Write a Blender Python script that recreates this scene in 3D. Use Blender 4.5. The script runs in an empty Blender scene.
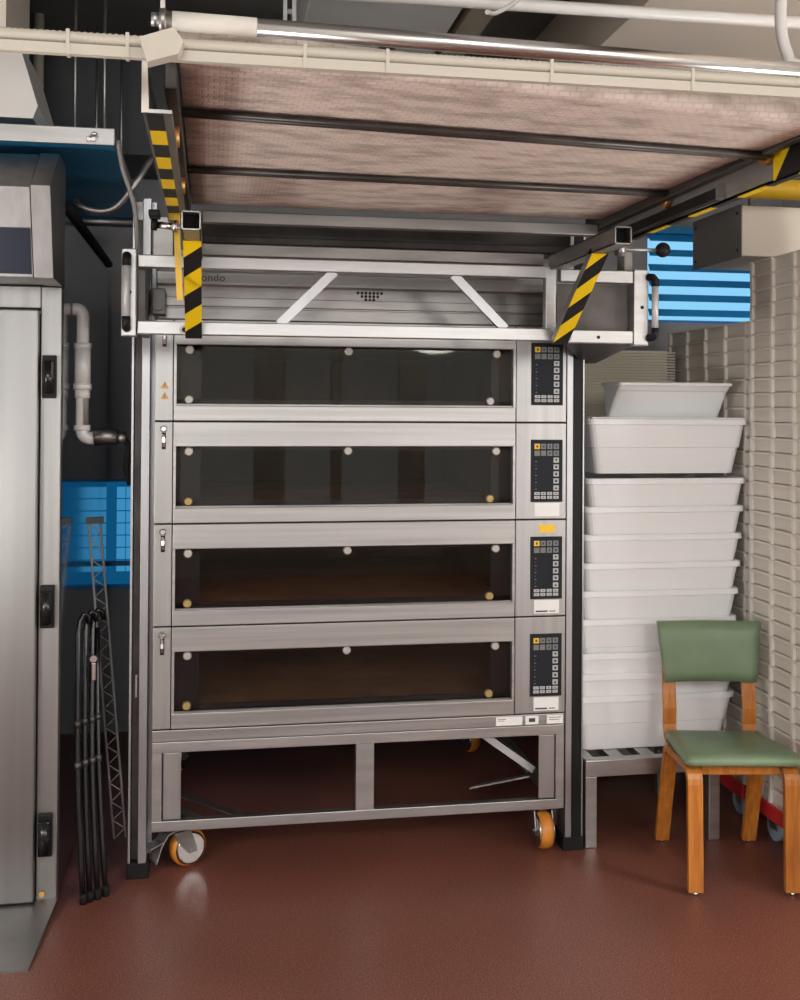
import bpy, bmesh, math, random
from mathutils import Vector, Matrix
random.seed(7)
PI = math.pi
sc = bpy.context.scene
COL = sc.collection

# ------------------------------------------------------------------ materials
def newmat(name):
    m = bpy.data.materials.new(name); m.use_nodes = True
    return m, m.node_tree, m.node_tree.nodes['Principled BSDF']

def plain(name, col, rough=0.5, metal=0.0, **kw):
    m, nt, b = newmat(name)
    b.inputs['Base Color'].default_value = (*col, 1)
    b.inputs['Roughness'].default_value = rough
    b.inputs['Metallic'].default_value = metal
    for k, v in kw.items():
        b.inputs[k.replace('_', ' ')].default_value = v
    return m

def varied(name, c1, c2, scale=(6, 6, 6), rough=(0.3, 0.5), metal=0.0, detail=4, bump=0.0, bump_scale=None, lo=0.35, hi=0.65):
    """noise between two colours, in object space, with an optional bump"""
    m, nt, b = newmat(name)
    tc = nt.nodes.new('ShaderNodeTexCoord'); mp = nt.nodes.new('ShaderNodeMapping')
    mp.inputs['Scale'].default_value = scale
    n = nt.nodes.new('ShaderNodeTexNoise'); n.inputs['Scale'].default_value = 1.0; n.inputs['Detail'].default_value = detail
    nt.links.new(tc.outputs['Object'], mp.inputs[0]); nt.links.new(mp.outputs[0], n.inputs['Vector'])
    r = nt.nodes.new('ShaderNodeValToRGB')
    r.color_ramp.elements[0].color = (*c1, 1); r.color_ramp.elements[1].color = (*c2, 1)
    r.color_ramp.elements[0].position = lo; r.color_ramp.elements[1].position = hi
    nt.links.new(n.outputs['Fac'], r.inputs[0]); nt.links.new(r.outputs[0], b.inputs['Base Color'])
    mr = nt.nodes.new('ShaderNodeMapRange'); mr.inputs[3].default_value = rough[0]; mr.inputs[4].default_value = rough[1]
    nt.links.new(n.outputs['Fac'], mr.inputs[0]); nt.links.new(mr.outputs[0], b.inputs['Roughness'])
    b.inputs['Metallic'].default_value = metal
    if bump:
        n2 = nt.nodes.new('ShaderNodeTexNoise'); n2.inputs['Scale'].default_value = bump_scale or 40
        nt.links.new(tc.outputs['Object'], n2.inputs['Vector'])
        bp = nt.nodes.new('ShaderNodeBump'); bp.inputs['Strength'].default_value = bump; bp.inputs['Distance'].default_value = 0.01
        nt.links.new(n2.outputs['Fac'], bp.inputs['Height']); nt.links.new(bp.outputs[0], b.inputs['Normal'])
    return m

M = {}
M['steel'] = varied('brushed_steel', (.38, .373, .366), (.47, .462, .454), (1.2, 1.2, 60), (.40, .50), 1.0)
M['steel_v'] = varied('brushed_steel_upright', (.38, .374, .368), (.45, .444, .438), (40, 40, 1.0), (.40, .50), 1.0)
M['gripsteel'] = plain('satin_grip_steel', (.52, .52, .52), .4, .3)
M['steel_cab'] = varied('cabinet_frame_steel', (.29, .286, .282), (.35, .345, .34), (30, 30, .8), (.38, .46), 1.0)
M['steel_door'] = varied('brushed_steel_door', (.27, .268, .265), (.31, .308, .305), (14, 14, .4), (.36, .42), 1.0)
M['mirror_steel'] = varied('polished_side_steel', (.30, .32, .34), (.36, .38, .40), (2, 2, 2), (.06, .13), 1.0)
M['alu'] = varied('satin_aluminium', (.43, .425, .42), (.52, .515, .51), (3, 3, 30), (.38, .48), 1.0)
M['dullsteel'] = varied('dull_steel', (.24, .23, .22), (.36, .34, .33), (4, 4, 20), (.35, .5), 1.0)
M['darksteel'] = varied('dark_steel', (.07, .066, .062), (.12, .115, .11), (8, 8, 8), (.35, .5), .7)
M['chrome'] = plain('chrome', (.72, .71, .70), .24, 1.0)
M['black'] = plain('black_plastic', (.010, .010, .011), .5, Specular_IOR_Level=.2)
M['blackgloss'] = plain('black_gloss_paint', (.008, .008, .009), .22)
M['blackmatte'] = plain('black_rubber', (.012, .011, .011), .8, Specular_IOR_Level=.2)
M['keypad'] = plain('keypad_film', (.018, .020, .025), .55, Specular_IOR_Level=.12)
M['btn'] = plain('button_grey', (.42, .42, .42), .5)
M['btndark'] = plain('button_dim', (.16, .165, .17), .5)
M['btny'] = plain('button_yellow', (.75, .48, .03), .5)
M['paper'] = plain('white_sticker', (.78, .77, .75), .6)
M['ylabel'] = plain('yellow_sticker', (.82, .52, .03), .6)
M['print'] = plain('dark_print', (.05, .05, .055), .6)
M['warn'] = plain('orange_warning', (.62, .32, .10), .5)
M['screw'] = plain('pale_screw', (.44, .42, .38), .5, .3)
M['brass'] = plain('brass_screw', (.40, .28, .11), .5, .5)
M['chamber'] = varied('oven_chamber', (.10, .062, .045), (.17, .11, .08), (5, 5, 5), (.5, .7), .2)
M['stone'] = varied('baking_stone', (.26, .17, .12), (.36, .25, .18), (6, 6, 6), (.7, .9))
M['copper'] = plain('bronze_roller', (.50, .26, .08), .4, .6)
M['wheel'] = varied('orange_wheel', (.58, .20, .025), (.68, .27, .04), (20, 20, 20), (.35, .5))
M['rail_dark'] = varied('dark_rail', (.05, .045, .042), (.10, .09, .085), (6, 6, 6), (.35, .5), .6)
M['grey_plate'] = varied('grey_steel_plate', (.20, .19, .175), (.26, .245, .225), (3, 3, 3), (.4, .55), .1)
M['pvc'] = plain('white_pvc', (.70, .68, .66), .35)
M['cream'] = varied('cream_paint', (.74, .67, .58), (.79, .72, .63), (1, 1, 1), (.5, .6))
M['conduit'] = plain('cream_conduit', (.54, .50, .42), .5)
M['wallpaint'] = varied('grey_wall_paint', (.26, .265, .28), (.31, .315, .33), (1.5, 1.5, 1.5), (.6, .7))
M['sidepaint'] = varied('pale_wall_paint', (.55, .53, .50), (.62, .60, .57), (1.5, 1.5, 1.5), (.6, .7))
M['frontpaint'] = varied('taupe_wall_paint', (.30, .28, .26), (.36, .34, .31), (1.5, 1.5, 1.5), (.6, .7))
M['ceildark'] = varied('dark_ceiling', (.15, .145, .135), (.20, .192, .18), (1.2, 1.2, 1.2), (.7, .8))
M['darkduct'] = varied('dark_duct_metal', (.045, .05, .055), (.075, .08, .085), (2, 2, 2), (.4, .6), .3)
M['ductgrey'] = varied('grey_duct', (.40, .40, .39), (.48, .475, .46), (1, 1, 1), (.5, .6))
M['olive'] = varied('olive_beam', (.20, .175, .13), (.27, .24, .18), (3, 3, 3), (.5, .7))
M['yellow'] = plain('yellow_pipe', (.72, .44, .02), .4)
M['bluereflect'] = varied('blue_reflection_tint', (.04, .36, .72), (.06, .46, .84), (2, 2, 2), (.25, .4), .3)  # blue blind's reflection on the steel underside, put into the base colour
M['blueslat'] = plain('blue_slat', (.02, .30, .66), .45)
M['navy'] = plain('navy_display', (.016, .022, .045), .35, Specular_IOR_Level=.3)
M['vinyl'] = varied('green_vinyl', (.145, .215, .125), (.185, .26, .16), (5, 5, 5), (.36, .48), bump=.05, bump_scale=300)
M['red'] = plain('red_dolly', (.52, .02, .025), .4)
M['tyre'] = plain('blue_grey_tyre', (.24, .30, .38), .55)
M['bin'] = plain('white_bin_plastic', (.87, .88, .89), .42, Subsurface_Weight=0.0)
M['tray_wall'] = varied('milky_tray_wall', (.58, .53, .465), (.68, .63, .56), (2, 2, 5), (.4, .55))
M['colsteel'] = varied('lift_column_steel', (.38, .38, .40), (.50, .50, .52), (6, 6, 2), (.35, .5), 1.0)
M['tray'] = varied('milky_tray_plastic', (.70, .66, .59), (.78, .74, .68), (3, 3, 3), (.4, .55))
M['board'] = varied('cream_board', (.60, .57, .46), (.68, .65, .54), (3, 3, 3), (.5, .6))
M['white_label'] = plain('aged_label', (.72, .68, .62), .6)

def wood():
    m, nt, b = newmat('orange_wood')
    tc = nt.nodes.new('ShaderNodeTexCoord'); mp = nt.nodes.new('ShaderNodeMapping')
    mp.inputs['Scale'].default_value = (60, 60, 5)
    n = nt.nodes.new('ShaderNodeTexNoise'); n.inputs['Scale'].default_value = 1; n.inputs['Detail'].default_value = 6
    nt.links.new(tc.outputs['Object'], mp.inputs[0]); nt.links.new(mp.outputs[0], n.inputs['Vector'])
    r = nt.nodes.new('ShaderNodeValToRGB'); e = r.color_ramp.elements
    e[0].position = .3; e[0].color = (.36, .115, .018, 1); e[1].position = .7; e[1].color = (.60, .22, .035, 1)
    nt.links.new(n.outputs['Fac'], r.inputs[0]); nt.links.new(r.outputs[0], b.inputs['Base Color'])
    b.inputs['Roughness'].default_value = .32
    return m
M['wood'] = wood()

def floor_mat():
    m, nt, b = newmat('red_resin_floor')
    tc = nt.nodes.new('ShaderNodeTexCoord')
    n = nt.nodes.new('ShaderNodeTexNoise'); n.inputs['Scale'].default_value = 230; n.inputs['Detail'].default_value = 3
    nt.links.new(tc.outputs['Object'], n.inputs['Vector'])
    r = nt.nodes.new('ShaderNodeValToRGB'); e = r.color_ramp.elements
    e[0].position = .36; e[0].color = (.095, .027, .018, 1); e[1].position = .57; e[1].color = (.215, .071, .046, 1)
    e2 = r.color_ramp.elements.new(.72); e2.color = (.42, .24, .18, 1)
    nt.links.new(n.outputs['Fac'], r.inputs[0])
    n2 = nt.nodes.new('ShaderNodeTexNoise'); n2.inputs['Scale'].default_value = 2.2; n2.inputs['Detail'].default_value = 5
    nt.links.new(tc.outputs['Object'], n2.inputs['Vector'])
    mx = nt.nodes.new('ShaderNodeMix'); mx.data_type = 'RGBA'; mx.blend_type = 'MULTIPLY'; mx.inputs['Factor'].default_value = .5
    r2 = nt.nodes.new('ShaderNodeValToRGB'); r2.color_ramp.elements[0].position = .3; r2.color_ramp.elements[0].color = (.72, .72, .72, 1)
    r2.color_ramp.elements[1].position = .7; r2.color_ramp.elements[1].color = (1.15, 1.15, 1.15, 1)
    nt.links.new(n2.outputs['Fac'], r2.inputs[0])
    nt.links.new(r.outputs[0], mx.inputs['A']); nt.links.new(r2.outputs[0], mx.inputs['B'])
    # pale crumbs
    v = nt.nodes.new('ShaderNodeTexVoronoi'); v.inputs['Scale'].default_value = 16
    nt.links.new(tc.outputs['Object'], v.inputs['Vector'])
    cr = nt.nodes.new('ShaderNodeValToRGB'); cr.color_ramp.elements[0].position = .022; cr.color_ramp.elements[0].color = (1, 1, 1, 1)
    cr.color_ramp.elements[1].position = .04; cr.color_ramp.elements[1].color = (0, 0, 0, 1)
    nt.links.new(v.outputs['Distance'], cr.inputs[0])
    mx2 = nt.nodes.new('ShaderNodeMix'); mx2.data_type = 'RGBA'
    nt.links.new(cr.outputs[0], mx2.inputs['Factor']); nt.links.new(mx.outputs['Result'], mx2.inputs['A'])
    mx2.inputs['B'].default_value = (.34, .24, .18, 1)
    nt.links.new(mx2.outputs['Result'], b.inputs['Base Color'])
    mr = nt.nodes.new('ShaderNodeMapRange'); mr.inputs[3].default_value = .30; mr.inputs[4].default_value = .50
    nt.links.new(n2.outputs['Fac'], mr.inputs[0]); nt.links.new(mr.outputs[0], b.inputs['Roughness'])
    bp = nt.nodes.new('ShaderNodeBump'); bp.inputs['Strength'].default_value = .12; bp.inputs['Distance'].default_value = .001
    nt.links.new(n.outputs['Fac'], bp.inputs['Height']); nt.links.new(bp.outputs[0], b.inputs['Normal'])
    return m
M['floor'] = floor_mat()

def canvas_mat():
    m, nt, b = newmat('conveyor_canvas')
    tc = nt.nodes.new('ShaderNodeTexCoord')
    # woven blocks
    br = nt.nodes.new('ShaderNodeTexBrick'); br.inputs['Scale'].default_value = 1.0
    br.inputs['Brick Width'].default_value = .024; br.inputs['Row Height'].default_value = .020; br.inputs['Mortar Size'].default_value = .003
    br.inputs['Mortar Smooth'].default_value = .6
    br.inputs['Color1'].default_value = (.79, .695, .63, 1); br.inputs['Color2'].default_value = (.74, .645, .58, 1); br.inputs['Mortar'].default_value = (.68, .58, .515, 1)
    sx = nt.nodes.new('ShaderNodeSeparateXYZ'); cx = nt.nodes.new('ShaderNodeCombineXYZ'); su = nt.nodes.new('ShaderNodeMath'); su.operation = 'SUBTRACT'
    nt.links.new(tc.outputs['Object'], sx.inputs[0]); nt.links.new(sx.outputs['Y'], su.inputs[0]); nt.links.new(sx.outputs['Z'], su.inputs[1])
    nt.links.new(sx.outputs['X'], cx.inputs['X']); nt.links.new(su.outputs[0], cx.inputs['Y']); nt.links.new(cx.outputs[0], br.inputs['Vector'])
    mp = nt.nodes.new('ShaderNodeMapping'); mp.inputs['Scale'].default_value = (9, 22, 9)
    n = nt.nodes.new('ShaderNodeTexNoise'); n.inputs['Scale'].default_value = 1; n.inputs['Detail'].default_value = 7
    nt.links.new(tc.outputs['Object'], mp.inputs[0]); nt.links.new(mp.outputs[0], n.inputs['Vector'])
    r = nt.nodes.new('ShaderNodeValToRGB'); r.color_ramp.elements[0].position = .34; r.color_ramp.elements[0].color = (.46, .42, .40, 1)
    r.color_ramp.elements[1].position = .56; r.color_ramp.elements[1].color = (1, 1, 1, 1)
    nt.links.new(n.outputs['Fac'], r.inputs[0])
    mx = nt.nodes.new('ShaderNodeMix'); mx.data_type = 'RGBA'; mx.blend_type = 'MULTIPLY'; mx.inputs['Factor'].default_value = .7
    nt.links.new(br.outputs['Color'], mx.inputs['A']); nt.links.new(r.outputs[0], mx.inputs['B'])
    nt.links.new(mx.outputs['Result'], b.inputs['Base Color'])
    b.inputs['Roughness'].default_value = .85
    bp = nt.nodes.new('ShaderNodeBump'); bp.inputs['Strength'].default_value = .35; bp.inputs['Distance'].default_value = .003
    nt.links.new(br.outputs['Fac'], bp.inputs['Height']); bp.invert = True
    nt.links.new(bp.outputs[0], b.inputs['Normal'])
    return m
M['canvas'] = canvas_mat()

def hazard_mat(name, axis_vec, period, offset=0.0):
    """yellow/black diagonal tape: stripes along axis_vec (object space, metres)"""
    m, nt, b = newmat(name)
    tc = nt.nodes.new('ShaderNodeTexCoord')
    d = nt.nodes.new('ShaderNodeVectorMath'); d.operation = 'DOT_PRODUCT'; d.inputs[1].default_value = axis_vec
    nt.links.new(tc.outputs['Object'], d.inputs[0])
    mul = nt.nodes.new('ShaderNodeMath'); mul.operation = 'MULTIPLY_ADD'; mul.inputs[1].default_value = 1 / period; mul.inputs[2].default_value = offset
    nt.links.new(d.outputs['Value'], mul.inputs[0])
    fr = nt.nodes.new('ShaderNodeMath'); fr.operation = 'FRACT'; nt.links.new(mul.outputs[0], fr.inputs[0])
    gt = nt.nodes.new('ShaderNodeMath'); gt.operation = 'GREATER_THAN'; gt.inputs[1].default_value = .5; nt.links.new(fr.outputs[0], gt.inputs[0])
    mx = nt.nodes.new('ShaderNodeMix'); mx.data_type = 'RGBA'
    mx.inputs['A'].default_value = (.015, .014, .014, 1); mx.inputs['B'].default_value = (.80, .54, .008, 1)
    nt.links.new(gt.outputs[0], mx.inputs['Factor']); nt.links.new(mx.outputs['Result'], b.inputs['Base Color'])
    b.inputs['Roughness'].default_value = .5; b.inputs['Specular IOR Level'].default_value = .25
    return m

def glass_mat(name, tint, gloss=.10):
    """thin flat pane: tinted see-through plus mirror reflection that grows at glancing angles"""
    m = bpy.data.materials.new(name); m.use_nodes = True; nt = m.node_tree; nt.nodes.clear()
    o = nt.nodes.new('ShaderNodeOutputMaterial'); t = nt.nodes.new('ShaderNodeBsdfTransparent'); t.inputs[0].default_value = (*tint, 1)
    g = nt.nodes.new('ShaderNodeBsdfGlossy'); g.inputs['Roughness'].default_value = .02; g.inputs['Color'].default_value = (.95, 1, .97, 1)
    f = nt.nodes.new('ShaderNodeFresnel'); f.inputs['IOR'].default_value = 1.32
    mx = nt.nodes.new('ShaderNodeMixShader')
    ad = nt.nodes.new('ShaderNodeMath'); ad.operation = 'ADD'; ad.inputs[1].default_value = gloss; ad.use_clamp = True
    nt.links.new(f.outputs[0], ad.inputs[0]); nt.links.new(ad.outputs[0], mx.inputs[0])
    nt.links.new(t.outputs[0], mx.inputs[1]); nt.links.new(g.outputs[0], mx.inputs[2]); nt.links.new(mx.outputs[0], o.inputs[0])
    return m
M['glass'] = glass_mat('oven_glass', (.80, .74, .68), .0)

def emit(name, col, s):
    m = bpy.data.materials.new(name); m.use_nodes = True; nt = m.node_tree; nt.nodes.clear()
    o = nt.nodes.new('ShaderNodeOutputMaterial'); e = nt.nodes.new('ShaderNodeEmission')
    e.inputs[0].default_value = (*col, 1); e.inputs[1].default_value = s; nt.links.new(e.outputs[0], o.inputs[0]); return m
M['sky_pane'] = emit('daylit_blue_pane', (.28, .68, 1.0), 1.0)
M['blue_pane'] = emit('daylit_deep_blue_pane', (.010, .19, .46), .42)
M['block_pane'] = emit('daylit_glass_block', (.06, .36, .70), .75)

# ------------------------------------------------------------------ mesh helpers
def box(bm, x0, x1, y0, y1, z0, z1, bev=0.0, mat=None):
    vs = [bm.verts.new((x, y, z)) for x in (x0, x1) for y in (y0, y1) for z in (z0, z1)]
    if mat: 
        for v in vs: v.co = mat @ v.co
    F = [(0, 1, 3, 2), (4, 6, 7, 5), (0, 4, 5, 1), (2, 3, 7, 6), (0, 2, 6, 4), (1, 5, 7, 3)]
    fs = [bm.faces.new([vs[i] for i in f]) for f in F]
    if bev:
        es = {e for f in fs for e in f.edges}
        bmesh.ops.bevel(bm, geom=list(es), offset=bev, segments=2, affect='EDGES', profile=.5)
    return bm

def hexa(bm, bottom, top):
    """eight corners: bottom quad then top quad, both in the same order"""
    vs = [bm.verts.new(p) for p in bottom] + [bm.verts.new(p) for p in top]
    for f in [(3, 2, 1, 0), (4, 5, 6, 7), (0, 1, 5, 4), (1, 2, 6, 5), (2, 3, 7, 6), (3, 0, 4, 7)]:
        bm.faces.new([vs[i] for i in f])
    return bm

def prism(bm, prof, axis, a, b):
    """extrude a 2-D outline along an axis: 'x' profile is (y,z), 'y' is (x,z), 'z' is (x,y)"""
    def P(t, p):
        return {'x': (t, p[0], p[1]), 'y': (p[0], t, p[1]), 'z': (p[0], p[1], t)}[axis]
    A = [bm.verts.new(P(a, p)) for p in prof]; B = [bm.verts.new(P(b, p)) for p in prof]
    n = len(prof)
    bm.faces.new(A[::-1]); bm.faces.new(B)
    for i in range(n): bm.faces.new((A[i], A[(i + 1) % n], B[(i + 1) % n], B[i]))
    return bm

def frame_of(d, ref=None):
    d = d.normalized(); r = Vector(ref) if ref else (Vector((0, 0, 1)) if abs(d.z) < .9 else Vector((1, 0, 0)))
    s = d.cross(r).normalized(); return s, s.cross(d).normalized()

def tube(bm, pts, r, seg=12, caps=True, radii=None):
    pts = [Vector(p) for p in pts]; rings = []; n = len(pts); s = None
    for i, p in enumerate(pts):
        d = (pts[min(i + 1, n - 1)] - pts[max(i - 1, 0)]).normalized()
        if s is None: s, u = frame_of(d)
        else:
            s = (s - d * s.dot(d)).normalized(); u = s.cross(d)
        rr = radii[i] if radii else r
        rings.append([bm.verts.new(p + (s * math.cos(2 * PI * k / seg) + u * math.sin(2 * PI * k / seg)) * rr) for k in range(seg)])
    for i in range(n - 1):
        for k in range(seg):
            f = bm.faces.new((rings[i][k], rings[i][(k + 1) % seg], rings[i + 1][(k + 1) % seg], rings[i + 1][k])); f.smooth = True
    if caps:
        bm.faces.new(rings[0][::-1]); bm.faces.new(rings[-1])
    return bm

def cyl(bm, p0, p1, r, seg=20, r2=None):
    return tube(bm, [p0, p1], r, seg, True, [r, r if r2 is None else r2])

def bar(bm, p0, p1, w, t, ref=(1, 0, 0)):
    """rectangular bar from p0 to p1; w is its size along ref, t across it"""
    p0, p1 = Vector(p0), Vector(p1); d = (p1 - p0).normalized()
    a = Vector(ref); a = (a - d * a.dot(d)).normalized(); c = d.cross(a)
    q = [(-w / 2, -t / 2), (w / 2, -t / 2), (w / 2, t / 2), (-w / 2, t / 2)]
    return hexa(bm, [p0 + a * i + c * j for i, j in q], [p1 + a * i + c * j for i, j in q])

def ribbon(bm, pts, w, t, ref=(1, 0, 0)):
    """bent flat strip with rectangular section, width w along ref"""
    pts = [Vector(p) for p in pts]; a = Vector(ref); R = []
    for i, p in enumerate(pts):
        d = (pts[min(i + 1, len(pts) - 1)] - pts[max(i - 1, 0)]).normalized(); c = d.cross(a).normalized()
        R.append([bm.verts.new(p + a * (sx * w / 2) + c * (sy * t / 2)) for sx, sy in ((-1, -1), (1, -1), (1, 1), (-1, 1))])
    for i in range(len(R) - 1):
        for k in range(4): bm.faces.new((R[i][k], R[i][(k + 1) % 4], R[i + 1][(k + 1) % 4], R[i + 1][k]))
    bm.faces.new(R[0][::-1]); bm.faces.new(R[-1])
    return bm

def arc(c, r, a0, a1, n=8):
    return [(c[0] + r * math.cos(math.radians(a0 + (a1 - a0) * i / n)), c[1] + r * math.sin(math.radians(a0 + (a1 - a0) * i / n))) for i in range(n + 1)]

def off(o):
    v = Vector((0, 0, 0))
    while o is not None: v += o.location; o = o.parent
    return v

def obj(name, bm, m, parent=None, base=None, label=None):
    """one mesh object; vertices are given in world metres and moved into the parent's frame"""
    bmesh.ops.recalc_face_normals(bm, faces=bm.faces[:])
    me = bpy.data.meshes.new(name)
    o = bpy.data.objects.new(name, me)
    if base is not None: o.location = base
    d = off(parent) + (Vector(base) if base is not None else Vector((0, 0, 0)))
    for v in bm.verts: v.co -= d
    bm.to_mesh(me); bm.free()
    ms = m if isinstance(m, (list, tuple)) else [m]
    for q in ms: me.materials.append(M[q] if isinstance(q, str) else q)
    COL.objects.link(o)
    if parent: o.parent = parent
    if label: o['label'] = label
    return o

def tag(o, label, cat, group=None, kind=None):
    o['label'] = label; o['category'] = cat
    if group: o['group'] = group
    if kind: o['kind'] = kind
    return o

def thing(name, label, cat, loc=(0, 0, 0), group=None):
    o = bpy.data.objects.new(name, None); o.empty_display_size = .1; o.location = loc
    COL.objects.link(o); return tag(o, label, cat, group)

def struct(name, bm, m, parent=None):
    o = obj(name, bm, m, parent)
    if parent is None: o['kind'] = 'structure'
    return o

def dup(root, loc, label=None, group=None, rotz=None):
    c = root.copy(); COL.objects.link(c); c.location = loc
    if rotz is not None: c.rotation_euler = (0, 0, rotz)
    if label: c['label'] = label
    if group: c['group'] = group
    for ch in list(root.children):
        k = ch.copy(); COL.objects.link(k); k.parent = c
        for g in ch.children:
            h = g.copy(); COL.objects.link(h); h.parent = k
    return c
B = bmesh.new

# ------------------------------------------------------------------ the room
XL, XR, YB, YF, ZC = -1.7, 3.15, 1.75, -6.6, 3.3
struct('floor', box(B(), XL - .2, XR + .2, YF - .2, YB + .2, -.1, 0), 'floor')
struct('ceiling', box(B(), XL - .2, XR + .2, YF - .2, YB + .2, ZC, ZC + .1), 'ceildark')
struct('wall_left', box(B(), XL - .15, XL, YF - .2, YB, 0, ZC), 'sidepaint')
struct('wall_right', box(B(), XR, XR + .15, YF - .2, YB, 0, ZC), 'sidepaint')
# back wall with two window openings
bm = B()
W1 = (2.35, 3.11, 2.12, 2.60); W2 = (-.80, .75, .72, 1.27)
for x0, x1, z0, z1 in [(XL, W2[0], 0, ZC), (W2[0], W2[1], 0, W2[2]), (W2[0], W2[1], W2[3], ZC), (W2[1], W1[0], 0, ZC),
                       (W1[0], W1[1], 0, W1[2]), (W1[0], W1[1], W1[3], ZC), (W1[1], XR, 0, ZC)]:
    box(bm, x0, x1, YB, YB + .15, z0, z1)
struct('wall_back', bm, 'wallpaint')
def window(name, W, pane, blocks=False):
    bm = B(); f = .014
    x0, x1, z0, z1 = W
    for a in [(x0, x0 + f, z0, z1), (x1 - f, x1, z0, z1), (x0, x1, z0, z0 + f), (x0, x1, z1 - f, z1)]:
        box(bm, a[0], a[1], YB + .03, YB + .08, a[2], a[3])
    o = struct(name, bm, 'blueslat')
    obj('window_pane', box(B(), x0 + f, x1 - f, YB + .06, YB + .066, z0 + f, z1 - f), pane, o)
    return o
window('window_1', W1, 'sky_pane')
w2 = window('window_2', W2, 'blue_pane')
bm = B()
for i in range(3):
    for k in range(7):
        box(bm, -.471 + i * .046, -.429 + i * .046, YB + .05, YB + .056, .80 + k * .062, .856 + k * .062)
obj('glass_block', bm, 'block_pane', w2, label='pale glass blocks at the left end of the deep blue window')
obj('window_rail', box(B(), W2[0] + .014, W2[1] - .014, YB + .03, YB + .05, .83, .855), 'blueslat', w2)
# front wall (behind the photographer): glazed partition
bm = B()
box(bm, XL, XR, YF - .1, YF, 0, .35); box(bm, XL, XR, YF - .1, YF, 2.75, ZC)
for x, w in [(XL + .2, .4), (-.35, .12), (.55, .30), (1.2, .10), (1.95, .25), (XR - .15, .3)]:
    box(bm, x - w / 2, x + w / 2, YF - .1, YF, .35, 2.75)
struct('wall_front', bm, 'frontpaint')

# overhead structure
struct('trim_1', box(B(), 1.42, XR, -5.0, YB, 3.0, ZC), 'cream')                       # cream soffit on the right
struct('trim_2', box(B(), .86, .95, -5.0, YB, 3.0, ZC), 'olive')                       # beam
struct('trim_3', box(B(), XL, .2, 1.2, YB, 2.79, ZC), 'darkduct')                       # dark bulkhead, left back
d = thing('ceiling_duct', 'flat grey rectangular duct hung under the dark ceiling', 'duct', (.56, -1.5, 2.99))
obj('duct_body', box(B(), .31, .83, -5.0, 1.7, 3.0, ZC - .02, .006), 'ductgrey', d)
bm = B()
for y in (-.9, .3, 1.4): box(bm, .30, .84, y - .015, y + .015, 2.99, ZC)
obj('duct_flange', bm, 'dullsteel', d)

bl = thing('window_blind', 'bright blue slatted blind in the small high window at the back right', 'blind', (2.67, YB - .03, 2.1))
bm = B()
for k in range(6):
    z = 2.150 + k * .082
    hexa(bm, [(2.352, YB - .035, z), (3.09, YB - .035, z), (3.09, YB - .031, z), (2.352, YB - .031, z)],
         [(2.352, YB - .012, z + .040), (3.09, YB - .012, z + .040), (3.09, YB - .008, z + .040), (2.352, YB - .008, z + .040)])
obj('slats', bm, 'blueslat', bl)
obj('head_rail', box(B(), 2.34, 3.10, YB - .05, YB - .005, 2.60, 2.64, .004), 'blueslat', bl)

# cream casing with a grey end, upper right
x0 = 2.263
bx = thing('service_casing', 'cream boxed casing with grey end fixed high over the ribbed trays', 'casing', (2.7, .75, 2.31))
obj('casing_body', box(B(), x0, XR, .5, .97, 2.31, 2.53, .004), 'cream', bx)
obj('end_plate', box(B(), x0 - .006, x0 - .0005, .495, .975, 2.305, 2.535, .001), 'grey_plate', bx, label='grey end plate')
bm = B()
for y, z in ((.53, 2.34), (.53, 2.50), (.94, 2.34), (.94, 2.50)): cyl(bm, (x0 - .010, y, z), (x0 - .006, y, z), .006, 10)
obj('screw', bm, 'black', bx)
for x in (2.42, 2.95): obj('hanger', box(B(), x - .012, x + .012, .70, .724, 2.53, 3.0), 'dullsteel', bx)
p = obj('gas_pipe', cyl(B(), (1.72, .3, 2.56), (XR, .3, 2.565), .042, 24), 'yellow')
tag(p, 'yellow gas pipe running along above the cream casing', 'pipe')
p = obj('white_pipe', cyl(B(), (XL, -1.0, 2.74), (XR, -1.0, 2.775), .0175, 16), 'pvc')
tag(p, 'slim white pipe crossing the top right corner under the soffit', 'pipe')
hs = thing('ceiling_hanger', 'perforated steel hanging strap dropping from the dark ceiling beside the duct', 'hanger', (.23, -.5, ZC))
bm = B(); box(bm, .21, .222, -.505, -.495, 2.62, ZC); box(bm, .238, .25, -.505, -.495, 2.62, ZC)
obj('strap', bm, 'alu', hs)
bm = B()
for k in range(9): box(bm, .222, .238, -.503, -.497, 2.66 + k * .07, 2.675 + k * .07)
obj('rung', bm, 'chrome', hs)

# ------------------------------------------------------------------ deck oven
OX0, OX1, OYB = -.196, 1.301, 1.25
SE = [1.949, 1.5905, 1.2316, .8727, .5138]
oven = thing('deck_oven', 'four-deck stainless steel bakery oven on an open wheeled stand', 'oven', (.55, .6, 0))
bm = B()
box(bm, OX0 + .004, -.13, .012, OYB, .475, 1.945)            # side walls
box(bm, 1.113, OX1 - .004, .012, OYB, .475, 1.945)
box(bm, OX0 + .004, OX1 - .004, OYB - .05, OYB, .475, 1.945)
for i in range(5):
    zt = SE[i] - .001 + (0.0 if i else 0.0); lo = SE[i] - .085 if i < 4 else .475
    up = SE[i] + .052 if i else SE[i]
    box(bm, -.13, 1.113, .012, OYB - .05, lo, min(up, 1.945))
nf = len(bm.faces)                                            # black gaps between the panels
for z in SE[1:4]: box(bm, OX0 + .003, OX1 - .003, -.003, .0119, z - .0021, z + .0021)
box(bm, OX0 + .003, OX1 - .003, -.003, .0119, .5121, .5158)
for x in (-.13225, 1.107): box(bm, x - .0014, x + .0014, -.003, .0119, .514, 1.945)
for i, f_ in enumerate(bm.faces): f_.material_index = 1 if i >= nf else 0
obj('body', bm, ['steel', 'blackmatte'], oven)
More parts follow.
